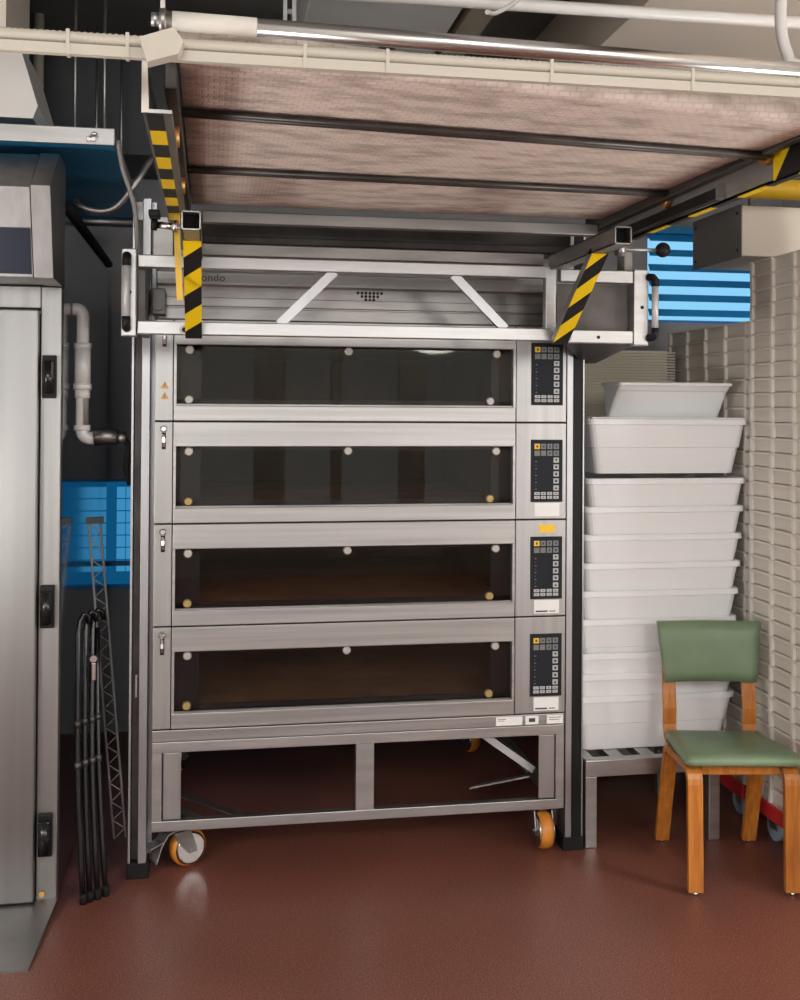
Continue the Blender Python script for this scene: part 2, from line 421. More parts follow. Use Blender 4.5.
for i in range(4):
    zt, zb = SE[i], SE[i + 1]; wt, wb = zt - .0885, zb + .0555
    # chamber lining
    bm = B()
    box(bm, -.129, -.10, .06, 1.19, wb - .003, wt + .003); box(bm, 1.08, 1.112, .06, 1.19, wb - .003, wt + .003); box(bm, -.129, 1.112, 1.15, 1.199, wb - .003, wt + .003)
    ch = obj('baking_chamber', bm, 'chamber', oven)
    obj('baking_stone', box(B(), -.10, 1.08, .06, 1.15, wb - .003, wb + .012), 'stone', ch)
    # hinge-side panel, latch
    hp = obj('latch_panel', box(B(), OX0, -.1335, -.008, .012, zb + .002, zt - .002, .0025), 'steel_v', oven)
    bm = B(); box(bm, -.171, -.157, -.0095, -.0078, zt - .098, zt - .040, .0004)
    obj('latch_slot', bm, 'black', hp)
    bm = B(); cyl(bm, (-.164, -.030, zt - .026), (-.164, -.008, zt - .026), .0115, 20); cyl(bm, (-.164, -.033, zt - .026), (-.164, -.030, zt - .026), .008, 20, .0115)
    ribbon(bm, [(-.164, -.010, zt - .045), (-.164, -.018, zt - .058), (-.164, -.020, zt - .072), (-.164, -.014, zt - .088)], .009, .004)
    obj('latch_handle', bm, 'chrome', hp)
    if i == 0:
        bm = B()
        for zz in (1.705, 1.668):
            prism(bm, [(-.177, zz), (-.147, zz), (-.162, zz + .026)], 'y', -.0092, -.0075)
        obj('warning_triangle', bm, 'warn', hp, label='two orange warning triangles')
        bm = B()
        for zz in (1.705, 1.668):
            box(bm, -.1632, -.1608, -.0097, -.0091, zz + .009, zz + .018); box(bm, -.1632, -.1608, -.0097, -.0091, zz + .004, zz + .0065)
        obj('warning_mark', bm, 'print', hp)
    # door: frame of four bars, pane, screws
    x0, x1, g0, g1 = -.1310, 1.1055, -.122, 1.0965
    bm = B()
    box(bm, x0, x1, -.012, .012, wt, zt - .002, .0025)
    box(bm, x0, x1, -.012, .012, zb + .002, wb, .0025)
    box(bm, x0, g0, -.012, .012, wb - .001, wt + .001); box(bm, g1, x1, -.012, .012, wb - .001, wt + .001)
    dr = obj('door', bm, 'steel', oven)
    obj('glass', box(B(), g0, g1, .014, .019, wb - .004, wt + .004), 'glass', dr)
    bm = B(); box(bm, g0, g1, -.004, .006, wb, wb + .006); obj('glass_sill', bm, 'dullsteel', dr)
    bm = B(); box(bm, g0, g0 + .085, .022, .03, wb, wt); box(bm, g1 - .075, g1, .022, .03, wb, wt); box(bm, g0, g1, .022, .03, wb, wb + .022); box(bm, g0, g1, .022, .03, wt - .012, wt)
    obj('inner_frame', bm, 'navy', dr)
    for sx, sz, k in ((-.078, wt - .018, 0), (.486, wt - .016, 0), (1.037, wt - .018, 0), (-.079, wb + .021, 1), (1.014, wb + .022, 1)):
        bm = B(); cyl(bm, (sx, .004, sz), (sx, .0138, sz), .0155, 20); cyl(bm, (sx, .0015, sz), (sx, .004, sz), .0115, 20, .0155)
        obj('glass_screw', bm, 'brass' if (k and i > 0) else 'screw', dr)
    # control side
    cp = obj('control_panel', box(B(), 1.1085, OX1, -.010, .012, zb + .002, zt - .002, .0025), 'steel_v', oven)
    kx0, kx1 = 1.165, 1.287; kz1, kz0 = zt - .063, zt - .294
    obj('keypad', box(B(), kx0, kx1, -.0125, -.0098, kz0, kz1, .001), 'keypad', cp)
    U = lambda u: kx0 + (kx1 - kx0) * (u - 95) / 335.0
    V = lambda v: kz1 - (kz1 - kz0) * (v - 190) / 640.0
    cols = ((131, 189), (200, 253), (267, 320), (333, 389))
    bm = B(); a = cols[0]; box(bm, U(a[0]), U(a[1]), -.0137, -.0122, V(286), V(232), .0003); obj('start_button', bm, 'btny', cp, label='yellow key of the keypad')
    def keys(spec, name, m):
        for a, v0, v1 in spec:
            obj(name, box(B(), U(a[0]), U(a[1]), -.0137, -.0122, V(v1), V(v0), .0003), m, cp)
    keys([(cols[c], 232, 286) for c in (1, 2, 3)] + [(cols[c], 302, 356) for c in range(4)], 'mode_button', 'btndark')
    keys([(cols[3], v, v + 52) for v in (374, 444, 516, 588, 660)], 'adjust_button', 'btn')
    keys([(cols[c], v, v + 30) for c in range(4) for v in (727, 767)], 'memory_button', 'btn')
    bm = B()                                                 # symbols on the keys
    for a, v in [(c, 259) for c in cols] + [(c, 329) for c in cols[2:]]:
        m0 = (a[0] + a[1]) / 2; box(bm, U(m0 - 10), U(m0 + 10), -.0141, -.0136, V(v + 12), V(v - 12))
    for v in (444, 516, 588): m0 = 361; box(bm, U(m0 - 12), U(m0 + 12), -.0141, -.0136, V(v + 38), V(v + 14))
    for v, s in ((374, -1), (660, 1)):
        c = v + 26; prism(bm, [(U(345), V(c + 12 * s)), (U(377), V(c + 12 * s)), (U(361), V(c - 14 * s))], 'y', -.0141, -.0136)
    for c in cols:
        for v in (742, 782): box(bm, U(c[0] + 20), U(c[0] + 34), -.0141, -.0136, V(v + 4), V(v - 4))
    obj('key_symbols', bm, 'print', cp)['kind'] = 'stuff'
    bm = B()
    for v in (415, 488, 557, 628, 698): box(bm, U(140), U(158), -.0129, -.0124, V(v + 4), V(v - 4))
    for v in (455, 523, 593, 663): box(bm, U(142), U(150), -.0129, -.0124, V(v + 2), V(v - 2))
    obj('scale_marks', bm, 'btndark', cp)
    if i > 0:
        obj('sticker', box(B(), 1.180, 1.276, -.0112, -.0098, zb + .012, kz0 - .004), 'paper', cp)
        if i > 1:
            bm = B(); box(bm, 1.186, 1.232, -.0118, -.0111, zb + .017, zb + .0225); box(bm, 1.238, 1.262, -.0118, -.0111, zb + .018, zb + .0215); obj('sticker_print', bm, 'print', cp)
    if i == 2:
        obj('warning_sticker', box(B(), 1.198, 1.258, -.0115, -.0098, zt - .048, zt - .018), 'ylabel', cp, label='yellow rectangular sticker')
# foot band of the oven with stickers
bd = obj('base_band', box(B(), OX0, OX1, -.008, .012, .471, .512, .0025), 'steel', oven)
for a, b_ in ((1.038, 1.138), (1.150, 1.200), (1.232, 1.294)):
    obj('band_sticker', box(B(), a, b_, -.0095, -.0078, .476, .507), 'paper', bd)
bm = B()
for a, b_, c, d_ in ((1.163, 1.187, .485, .499), (1.045, 1.075, .498, .500), (1.045, 1.070, .492, .494), (1.24, 1.286, .498, .5), (1.24, 1.28, .49, .492)):
    box(bm, a, b_, -.0101, -.0094, c, d_)
obj('band_print', bm, 'print', bd)['kind'] = 'stuff'
# hood above the decks
hd = obj('hood', box(B(), OX0 + .004, OX1 - .004, .03, OYB, 1.947, 2.20, .003), 'dullsteel', oven)
obj('hood_visor', box(B(), OX0 + .004, OX1 - .004, -.03, .03, 2.070, 2.115, .003), 'steel', hd)
bm = B(); box(bm, OX0 + .006, OX1 - .006, .018, .031, 1.951, 1.992, .002); box(bm, OX0 + .006, OX1 - .006, .018, .031, 1.998, 2.030, .002); obj('hood_panel', bm, 'dullsteel', hd)  # darker steel puts the hood front's shading into its colour
bm = B()
for r_, n in enumerate((7, 5, 3)):
    for k in range(n): cyl(bm, (.565 + (k - (n - 1) / 2) * .0145, .025, 2.059 - r_ * .0125), (.565 + (k - (n - 1) / 2) * .0145, .0299, 2.059 - r_ * .0125), .0052, 10)
obj('vent_holes', bm, 'black', hd)
cu = bpy.data.curves.new('brand_text', 'FONT'); cu.body = 'condo'; cu.size = .040; cu.extrude = .0006
to = bpy.data.objects.new('brand_text_curve', cu); COL.objects.link(to); bpy.context.view_layer.update()
me = bpy.data.meshes.new_from_object(to.evaluated_get(bpy.context.evaluated_depsgraph_get()))
bpy.data.objects.remove(to)
bm = B(); bm.from_mesh(me); bm.transform(Matrix.Translation((-.058, -.0308, 2.083)) @ Matrix.Rotation(PI / 2, 4, 'X') @ Matrix.Diagonal((1.0, .9, 1, 1)))
obj('lettering', bm, 'print', hd)
# stand
bm = B(); t = .033
box(bm, OX0, OX1, -.004, .03, .432, .469, .002); box(bm, OX0, OX1, -.004, .03, .158, .194, .002)
box(bm, OX0, OX0 + .034, -.0035, .03, .158, .469, .002); box(bm, OX1 - .032, OX1, -.0035, .03, .158, .469, .002)
box(bm, .521, .587, -.0032, .03, .19, .436, .002)
for z0, z1 in ((.432, .469), (.158, .194)):
    box(bm, OX0, OX0 + .03, .03, 1.22, z0, z1); box(bm, OX1 - .03, OX1, .03, 1.22, z0, z1); box(bm, OX0, OX1, 1.19, 1.22, z0, z1)
for x in (OX0, OX1 - .03): box(bm, x, x + .03, 1.19, 1.22, .158, .469)
sf = obj('stand_frame', bm, 'alu', oven)
obj('corner_plate', box(B(), -.157, -.096, .002, .012, .197, .430, .002), 'steel_v', sf)
obj('corner_plate', box(B(), 1.205, 1.266, .002, .012, .197, .430, .002), 'steel_v', sf)
bm = B(); bar(bm, (1.20, .10, .265), (1.06, .50, .41), .006, .03, (0, 0, 1)); bar(bm, (1.2, .10, .25), (1.0, .22, .175), .006, .03, (0, 0, 1))
bar(bm, (1.215, .10, .27), (.97, .16, .44), .026, .006, (.6, 0, .8))
obj('brace', bm, 'alu', sf)
bm = B(); bar(bm, (-.13, .30, .19), (.13, .06, .17), .03, .006, (1, 0, 0)); bar(bm, (-.15, .14, .20), (-.02, .05, .17), .03, .006, (1, 0, 0)); obj('brace', bm, 'alu', sf)
def caster(px, py, axis_deg, front):
    A = Matrix.Translation((px, py, 0)) @ Matrix.Rotation(math.radians(axis_deg), 4, 'Z')
    def X(bm): bm.transform(A); return bm
    bm = B(); box(bm, -.05, .05, -.045, .045, .148, .158, .002); cyl(bm, (0, 0, .136), (0, 0, .149), .03, 20)
    for s in (-1, 1):
        prism(bm, [(-.04, .138), (.025, .138), (.048, .075), (.048, .055), (.018, .055), (-.03, .11)], 'x', s * .034 - .002, s * .034 + .002)
    cyl(bm, (-.043, .03, .068), (.043, .03, .068), .009, 12)
    c = obj('caster', X(bm), 'dullsteel', oven)
    bm = B(); prof = [(-.025, .052), (-.022, .062), (-.010, .0665), (.010, .0665), (.022, .062), (.025, .052)]
    n = 32; R = [[bm.verts.new((x, .03 + r * math.cos(2 * PI * k / n), .068 + r * math.sin(2 * PI * k / n))) for k in range(n)] for x, r in prof]
    for i in range(len(R) - 1):
        for k in range(n): bm.faces.new((R[i][k], R[i][(k + 1) % n], R[i + 1][(k + 1) % n], R[i + 1][k])).smooth = True
    bm.faces.new(R[0]); bm.faces.new(R[-1])
    obj('caster_wheel', X(bm), 'wheel', c)
    for s in (-1, 1): obj('hub_cap', X(cyl(B(), (s * .0255, .03, .068), (s * .030, .03, .068), .058, 26, .050)), 'chrome', c)
    bm = B(); ribbon(bm, [(0, -.020, .145), (0, -.060, .135), (0, -.085, .10), (0, -.105, .045)], .056, .005); ribbon(bm, [(0, -.078, .112), (0, -.125, .100)], .05, .004)
    if front: obj('brake_pedal', X(bm), 'alu', c)
    else: bm.free()
caster(1.235, .065, 180, False); caster(-.10, .075, -60, True); caster(1.235, 1.15, 20, False); caster(-.12, 1.15, 160, False)

# ------------------------------------------------------------------ belt loader (lift columns, carriage, raised conveyor)
ld = thing('oven_loader', 'belt loader with steel lift columns and a raised canvas conveyor before the oven', 'loader', (.55, 0, 0))
# left column: open channel
bm = B(); box(bm, -.275, -.268, -.002, .09, .03, 2.37); box(bm, -.268, -.199, .08, .09, .03, 2.37); box(bm, -.241, -.213, -.004, .08, .03, 2.37, .002)
c = obj('column', bm, 'colsteel', ld)
obj('track', box(B(), -.266, -.243, .035, .08, .05, 2.3), 'rail_dark', c)
obj('column_foot', box(B(), -.277, -.205, -.006, .12, 0, .055, .003), 'blackmatte', c)
bm = B(); box(bm, -.258, -.249, .03, .046, .62, .70, .002); box(bm, -.257, -.25, .028, .046, .655, .668)
obj('stop_block', bm, 'alu', c)
# right column
bm = B(); box(bm, 1.306, 1.330, -.004, .09, .03, 2.30, .002); box(bm, 1.369, 1.374, -.002, .09, .03, 2.30)
c = obj('column', bm, 'colsteel', ld)
obj('track', box(B(), 1.331, 1.3685, .004, .09, .03, 2.30), 'black', c)
obj('column_foot', box(B(), 1.297, 1.377, -.008, .12, 0, .05, .003), 'blackmatte', c)
# carriage
cy0, cy1 = -.35, -.31
def rail(name, x0, x1, z0, z1, y0=cy0, y1=cy1, m='alu'):
    return obj(name, box(B(), x0, x1, y0, y1, z0, z1, .003), m, ld)
rail('lower_rail', -.235, 1.135, 1.873, 1.915)
lr = rail('lower_rail', 1.165, 1.425, 1.868, 1.912)
bm = B(); cyl(bm, (1.30, -.3515, 1.888), (1.30, -.349, 1.888), .006, 12); obj('hole', bm, 'black', lr)
rail('upper_rail', -.235, 1.115, 2.086, 2.126)
rail('upper_rail', 1.165, 1.425, 2.076, 2.118)
rail('upper_rail', -.04, 1.13, 2.140, 2.180, -.27, -.23, 'dullsteel')
rail('belt_crossbar', -.035, 1.30, 2.238, 2.276, -.34, -.30)
rail('belt_crossbar', -.03, 1.30, 2.20, 2.225, -.15, -.12, 'rail_dark')
rail('post', 1.113, 1.150, 1.90, 2.126, -.348, -.312)
for x0, x1, z0, z1 in ((-.285, -.238, 1.865, 2.145), (1.427, 1.480, 1.862, 2.124)):
    ep = obj('end_plate', box(B(), x0, x1, -.352, -.30, z0, z1, .004), 'alu', ld)
    s = -1 if x0 < 0 else 1
    gx = (x0 + .018) if s < 0 else x1 + .016; gy = -.385 if s < 0 else -.37
    obj('grip_bar', tube(B(), [(gx, gy, z0 + .05), (gx, gy, z1 - .05)], .0115, 16), 'gripsteel', ep)
    for zz, dz in ((z0 + .03, 1), (z1 - .03, -1)):
        bm = B(); tube(bm, [(gx - s * (0.0 if s < 0 else .018), -.352, zz - dz * .004), (gx - s * (0 if s < 0 else .006), gy + .006, zz - dz * .002), (gx, gy, zz + dz * .008), (gx, gy, zz + dz * .030)], .0135, 14)
        obj('grip_end', bm, 'black', ep)
    bm = B(); bx_ = (x0 + x1) / 2
    cyl(bm, (bx_ + .003, -.3545, (z0 + z1) / 2), (bx_ + .003, -.3515, (z0 + z1) / 2), .006, 12); obj('hole', bm, 'black', ep)
for (x0, z0), (x1, z1) in (((.395, 2.090), (.215, 1.912)), ((.795, 2.090), (.975, 1.912))):
    obj('brace', bar(B(), (x0, -.33, z0), (x1, -.33, z1), .018, .030, (0, 1, 0)), 'colsteel', ld)
# hazard struts leaning out to the belt arms
for sx, nm, lab in ((-.058, 0, None), (1.153, 1, None)):
    st = obj('strut', bar(B(), (sx, -.372, 1.872), (sx, -.755, 2.125), .050, .028, (1, 0, 0)), 'dullsteel', ld)
    hz = hazard_mat('hazard_tape_%s' % ('a' if nm == 0 else 'b'), (-.55, 0, 1.0) if nm == 0 else (-.9, 0, 1.0), .0965 if nm == 0 else .103, .415 if nm == 0 else .437)
    d0 = Vector((sx, -.372, 1.872)); d1 = Vector((sx, -.755, 2.125)); dv = (d1 - d0).normalized()
    nrm = dv.cross(Vector((1, 0, 0))).normalized()
    if nrm.z > 0: nrm = -nrm
    bm = B(); q0 = d0 + nrm * .0145; q1 = d1 + nrm * .0145
    bar(bm, q0, q1, .0515, .002, (1, 0, 0)); 
    obj('hazard_tape', bm, hz, st, label='yellow and black striped warning tape')
    # square arm, open at its front end
    bm = B(); a0, a1, h = (-.95, -.33, .003)
    for x0, x1, z0, z1 in ((sx - .025, sx + .025, 2.115, 2.118), (sx - .025, sx + .025, 2.162, 2.165), (sx - .025, sx - .022, 2.115, 2.165), (sx + .022, sx + .025, 2.115, 2.165)):
        box(bm, x0, x1, a0, a1, z0, z1)
    am = obj('arm', bm, 'alu' if nm == 0 else 'dullsteel', ld)
    obj('arm_lining', box(B(), sx - .0215, sx + .0215, -.90, -.34, 2.1185, 2.1615), 'blackmatte', am)
bm = B(); cyl(bm, (-.062, -.385, 1.893), (-.062, -.352, 1.893), .0, 8) if False else None
for x, z in ((-.088, 1.888), (1.185, 1.885)):
    bm = B(); cyl(bm, (x, -.362, z), (x, -.35, z), .016, 20); b1 = obj('pivot_bolt', bm, 'dullsteel', ld)
    obj('bolt_centre', cyl(B(), (x, -.365, z), (x, -.362, z), .008, 14), 'black', b1)
# dark covers beside the carriage
obj('gear_cover', hexa(B(), [(1.168, -.30, 1.90), (1.438, -.30, 1.862), (1.438, .06, 1.815), (1.385, .06, 1.815)], [(1.168, -.30, 2.074), (1.438, -.30, 2.074), (1.438, .06, 2.08), (1.385, .06, 2.08)]), 'rail_dark', ld)
bm = B(); box(bm, -.236, -.215, -.30, .0, 1.88, 2.12); obj('gear_cover', bm, 'rail_dark', ld)
bm = B(); box(bm, -.205, -.16, -.06, .02, 1.96, 2.05, .003); cyl(bm, (-.185, -.075, 1.99), (-.185, -.055, 1.99), .018, 16); obj('motor_bracket', bm, 'darksteel', ld)
bm = B(); box(bm, -.205, -.135, -.05, .01, 2.13, 2.30, .003); obj('mount_plate', bm, 'dullsteel', ld)
obj('back_shroud', box(B(), -.10, 1.28, -.115, -.10, 2.185, 2.30, .002), 'rail_dark', ld)
# conveyor belt: slab with round nose, a little skewed
BX0, BX1, BY0 = -.066, 1.302, -.36
def belt_z(u, v): return 2.289 + v * v * (.022 - .047 * u)
bm = B(); nu = 24; rows = []
rn = .028
def belt_row(kind, v, a=0):
    out = []
    for k in range(nu + 1):
        u = k / nu; x = BX0 + (BX1 - BX0) * u; yf = -1.80 + .10 * u
        y = BY0 + (yf - BY0) * v; z = belt_z(u, v)
        if kind == 'n': y = y - rn * math.sin(a); z = z + rn - rn * math.cos(a)
        if kind == 't': z = z + 2 * rn
        out.append(bm.verts.new((x, y, z)))
    return out
prof = [('b', i / 14, 0) for i in range(15)] + [('n', 1, PI * i / 8) for i in range(1, 8)] + [('t', 1 - i / 14, 0) for i in range(15)]
R = [belt_row(*q) for q in prof]
for i in range(len(R)):
    j = (i + 1) % len(R)
    for k in range(nu): bm.faces.new((R[i][k], R[i][k + 1], R[j][k + 1], R[j][k])).smooth = True
bm.faces.new([r[0] for r in R]); bm.faces.new([r[-1] for r in R][::-1])
cb = obj('conveyor_belt', bm, 'canvas', ld, label='stained pinkish canvas belt')
for v in (.787, .40):
    pl, prr = [(BX0 - .03 if e == 0 else BX1 + .03) for e in (0, 1)]
    for dy in (0, .022):
        y = BY0 + (-1.76 - BY0) * v + dy
        obj('belt_rod', cyl(B(), (pl, y - .012, belt_z(0, v) - .011), (prr, y + .012, belt_z(1, v) - .011), .008, 12), 'rail_dark', cb)
# left side channel with tape and rollers
bm = B(); prism(bm, [(-.134, 2.205), (-.079, 2.205), (-.079, 2.212), (-.127, 2.212), (-.127, 2.325), (-.134, 2.325)], 'y', -1.77, -.35)
box(bm, -.134, -.079, -1.774, -1.768, 2.205, 2.212)
lc = obj('side_channel', bm, 'dullsteel', ld)
obj('belt_rail', box(B(), -.096, -.070, -1.74, -.33, 2.262, 2.335, .003), 'rail_dark', lc)
obj('hazard_tape', box(B(), -.128, -.096, -1.76, -.55, 2.203, 2.2049), hazard_mat('hazard_tape_c', (0, 1, 0), .24, .35), lc)
for y in (-1.44, -.90):
    obj('guide_roller', cyl(B(), (-.105, y, 2.245), (-.075, y, 2.245), .026, 20), 'copper', lc)
obj('channel_corner', hexa(B(), [(-.136, -1.776, 2.205), (-.122, -1.776, 2.205), (-.122, -1.770, 2.205), (-.136, -1.770, 2.205)], [(-.136, -1.776, 2.31), (-.126, -1.776, 2.31), (-.126, -1.770, 2.31), (-.136, -1.770, 2.31)]), 'white_label', lc)
# right side channel
bm = B(); box(bm, 1.358, 1.366, -1.78, -.12, 2.206, 2.36); box(bm, 1.358, 1.378, -1.78, -.12, 2.206, 2.212)
rc = obj('side_channel', bm, 'grey_plate', ld)
bm = B(); box(bm, 1.304, 1.330, -1.72, -.20, 2.262, 2.335, .003); box(bm, 1.331, 1.357, -1.76, -.20, 2.292, 2.312, .002); obj('belt_rail', bm, 'rail_dark', rc)
obj('hazard_tape', box(B(), 1.359, 1.377, -1.77, -.4, 2.203, 2.2059), hazard_mat('hazard_tape_d', (0, 1, 0), .30, .1), rc)
obj('hazard_tape', box(B(), 1.3555, 1.3579, -1.76, -1.42, 2.208, 2.29), hazard_mat('hazard_tape_e', (0, .7, .7), .16, .1), rc)
for y in (-1.40, -.80):
    bm = B(); cyl(bm, (1.335, y, 2.275), (1.357, y, 2.275), .024, 22); cyl(bm, (1.328, y, 2.275), (1.335, y, 2.275), .015, 18)
    obj('guide_roller', bm, 'copper', rc)
bm = B(); box(bm, 1.335, 1.356, -1.15, -.45, 2.214, 2.244, .003); obj('chain_guard', bm, 'black', rc)
bm = B(); box(bm, 1.336, 1.3565, -1.165, -1.15, 2.212, 2.25); obj('guard_end', bm, 'alu', rc)
# clamp lever, dangling tape, ball knob
bm = B(); cyl(bm, (-.16, -.70, 2.165), (-.09, -.70, 2.160), .010, 14); cyl(bm, (-.115, -.70, 2.163), (-.100, -.70, 2.162), .018, 16)
cl = obj('clamp_lever', bm, 'chrome', ld)
bm = B(); cyl(bm, (-.175, -.70, 2.166), (-.158, -.70, 2.165), .017, 16); box(bm, -.182, -.15, -.73, -.67, 2.185, 2.205, .004); obj('lever_grip', bm, 'black', cl)
bm = B(); ribbon(bm, [(-.104, -.66, 2.205), (-.103, -.655, 2.13), (-.099, -.65, 2.05), (-.094, -.645, 1.955)], .018, .002, (1, 0, 0)); 
obj('loose_tape', bm, 'yellow', ld, label='loose yellow tape end hanging down')
bm = B(); cyl(bm, (1.36, -.35, 2.19), (1.52, -.35, 2.193), .006, 10); cyl(bm, (1.36, -.36, 2.19), (1.385, -.36, 2.19), .025, 12)
kn = obj('knob_rod', bm, 'alu', ld)
bm = B(); bmesh.ops.create_uvsphere(bm, u_segments=20, v_segments=12, radius=.026); bm.transform(Matrix.Translation((1.532, -.35, 2.194)))
obj('ball_knob', bm, 'black', kn)
bm = B(); box(bm, 1.40, 1.43, -.33, -.26, 2.118, 2.21, .003); obj('bracket', bm, 'grey_plate', ld)
bm = B(); cyl(bm, (.34, -1.785, 2.372), (.34, -1.765, 2.372), .016, 20); cyl(bm, (.34, -1.79, 2.372), (.34, -1.785, 2.372), .009, 16, .014)
obj('plug_cap', bm, 'black', ld)
bm = B(); box(bm, .325, .355, -1.765, -1.60, 2.345, 2.375); obj('plug_mount', bm, 'rail_dark', ld)

# ------------------------------------------------------------------ pole, conduit and trunking above the belt
pole = thing('chrome_pole', 'long chrome pole slung from the ceiling above the front of the canvas conveyor', 'pole', (.5, -1.9, 2.33))
obj('rod', cyl(B(), (-.098, -1.9, 2.340), (1.50, -1.9, 2.3165), .0165, 24), 'chrome', pole)
obj('paper_label', cyl(B(), (-.075, -1.9, 2.3397), (.075, -1.9, 2.3374), .0172, 24), 'white_label', pole, label='scuffed white paper sleeve on the left end')
for x in (-.092, 1.42):
    bm = B(); ribbon(bm, [(x, -1.9, 2.305), (x, -1.902, 2.38), (x + .004, -1.903, 2.5), (x, -1.9, ZC)], .010, .008, (0, 1, 0)); cyl(bm, (x - .006, -1.9, 2.339), (x + .006, -1.9, 2.339), .0215, 18)
    obj('hanger_strap', bm, 'dullsteel', pole)
obj('end_cap', cyl(B(), (-.112, -1.9, 2.3402), (-.098, -1.9, 2.340), .0125, 18), 'alu', pole)

def corrugated(bm, p0, p1, r, pitch):
    p0, p1 = Vector(p0), Vector(p1); n = int((p1 - p0).length / pitch) * 2
    pts = [p0.lerp(p1, i / n) for i in range(n + 1)]
    return tube(bm, pts, r, 10, True, [r if i % 2 else r * .86 for i in range(n + 1)])
tr = thing('cable_trunking', 'cream cable trunking strapped under a corrugated conduit across the room', 'trunking', (0, -1.93, 2.26))
obj('trunk', hexa(B(), [(XL - .002, -1.945, 2.256), (XR + .002, -1.945, 2.254), (XR + .002, -1.93, 2.254), (XL - .002, -1.93, 2.256)], [(XL - .002, -1.945, 2.2745), (XR + .002, -1.945, 2.272), (XR + .002, -1.93, 2.272), (XL - .002, -1.93, 2.2745)]), 'conduit', tr)
for x in (-.40, -.25, -.15, .16, .31, .62, .9): obj('strap', box(B(), x - .003, x + .003, -1.9495, -1.925, 2.254, 2.2975), 'conduit', tr)
cd = obj('corrugated_conduit', corrugated(B(), (XL, -1.937, 2.2865), (XR, -1.937, 2.284), .0115, .0105), 'conduit')
tag(cd, 'cream ribbed flexible conduit lying along the top of the trunking', 'conduit')
A = Matrix.Translation((-.088, -1.9565, 2.268)) @ Matrix.Rotation(math.radians(-18), 4, 'Y')
bm = B(); prism(bm, [(-.034, -.022), (.02, -.022), (.036, -.004), (.028, .024), (-.034, .022)], 'y', -.03, .005); bm.transform(A)
obj('junction_box', bm, 'conduit', tr, label='small tilted junction box')
# white cables at the right
for k, (lab, pts) in enumerate([
    ('white cable drooping from the soffit behind the chrome pole', [(.88, -1.2, 3.0), (.84, -1.2, 2.83), (.78, -1.2, 2.71), (.70, -1.25, 2.64), (.66, -1.3, 2.62)]),
    ('thick white cable loop hanging at the top right corner', [(1.46, -1.5, 3.0), (1.37, -1.5, 2.78), (1.33, -1.5, 2.62), (1.345, -1.5, 2.50), (1.40, -1.52, 2.46), (1.8, -1.55, 2.46)])]):
    bm = B(); P = [Vector(q) for q in pts]; S = []
    for i in range(len(P) - 1):
        a = P[max(i - 1, 0)]; b_ = P[i]; c_ = P[i + 1]; d_ = P[min(i + 2, len(P) - 1)]
        for s in range(6):
            t = s / 6; S.append(.5 * (2 * b_ + (c_ - a) * t + (2 * a - 5 * b_ + 4 * c_ - d_) * t * t + (3 * b_ - a - 3 * c_ + d_) * t ** 3))
    S.append(P[-1]); tube(bm, S, .006 if k == 0 else .014, 10)
    o = obj('cable', bm, 'pvc'); tag(o, lab, 'cable')

# ------------------------------------------------------------------ proofer cabinet, left
PX = -.49; PL = -1.35; PB = 1.45
pf = thing('proofing_cabinet', 'tall stainless proofing cabinet with black hinges at the left edge', 'cabinet', (-.9, .7, 0))
obj('body', box(B(), PL, PX, -.12, PB, .012, 2.33, .003), 'mirror_steel', pf, label='dark polished steel side')
bm = B(); box(bm, -.556, PX + .001, -.172, -.119, .012, 2.035, .004); box(bm, PL, -.556, -.172, -.119, 1.962, 2.035, .003)
obj('door_frame', bm, 'steel_cab', pf)
obj('door', box(B(), PL + .01, -.5575, -.205, -.172, .03, 1.957, .006), 'steel_door', pf)
for z in (1.738, .985, .240):
    bm = B(); box(bm, -.548, -.503, -.19, -.1725, z - .070, z + .070, .004)
    hg = obj('hinge', bm, 'black', pf)
    bm = B(); cyl(bm, (-.528, -.202, z - .055), (-.528, -.202, z + .05), .017, 16); box(bm, -.545, -.508, -.214, -.19, z - .012, z + .052, .004); obj('hinge_barrel', bm, 'blackgloss', hg)
obj('edge_strip', cyl(B(), (PX + .004, -.10, 2.315), (PX + .004, PB, 2.315), .016, 12), 'blackmatte', pf)
# hood with sloped visor
prof = [(-.12, 2.036), (-.172, 2.036), (-.385, 2.040), (-.470, 2.31), (-.28, 2.45), (-.12, 2.45)]
bm = B(); prism(bm, prof, 'x', -.545, PX + .002)
hd2 = obj('hood_end', bm, 'steel_cab', pf)
bm = B(); prism(bm, [(-.12, 2.038), (-.380, 2.042), (-.463, 2.305), (-.278, 2.445), (-.12, 2.445)], 'x', PL, -.549)
h3 = obj('hood', bm, 'steel_cab', pf)
bm = B(); prism(bm, [(-.3820, 2.05), (-.3770, 2.05), (-.423, 2.185), (-.428, 2.185)], 'x', PL, -.552)
for v in bm.verts: v.co.y -= .002
obj('display_strip', bm, 'navy', h3, label='dark blue display strip')
# floor ramp
bm = B(); hexa(bm, [(PL, -.575, 0), (-.512, -.585, 0), (PX + .004, -.172, 0), (PL, -.172, 0)], [(PL, -.575, .006), (-.512, -.585, .006), (PX + .004, -.172, .028), (PL, -.172, .028)])
obj('ramp', bm, 'dullsteel', pf)
bm = B(); cyl(bm, (-.535, -.18, .045), (-.535, -.1725, .045), .009, 12); obj('indicator', bm, 'warn', pf, label='small orange dot')

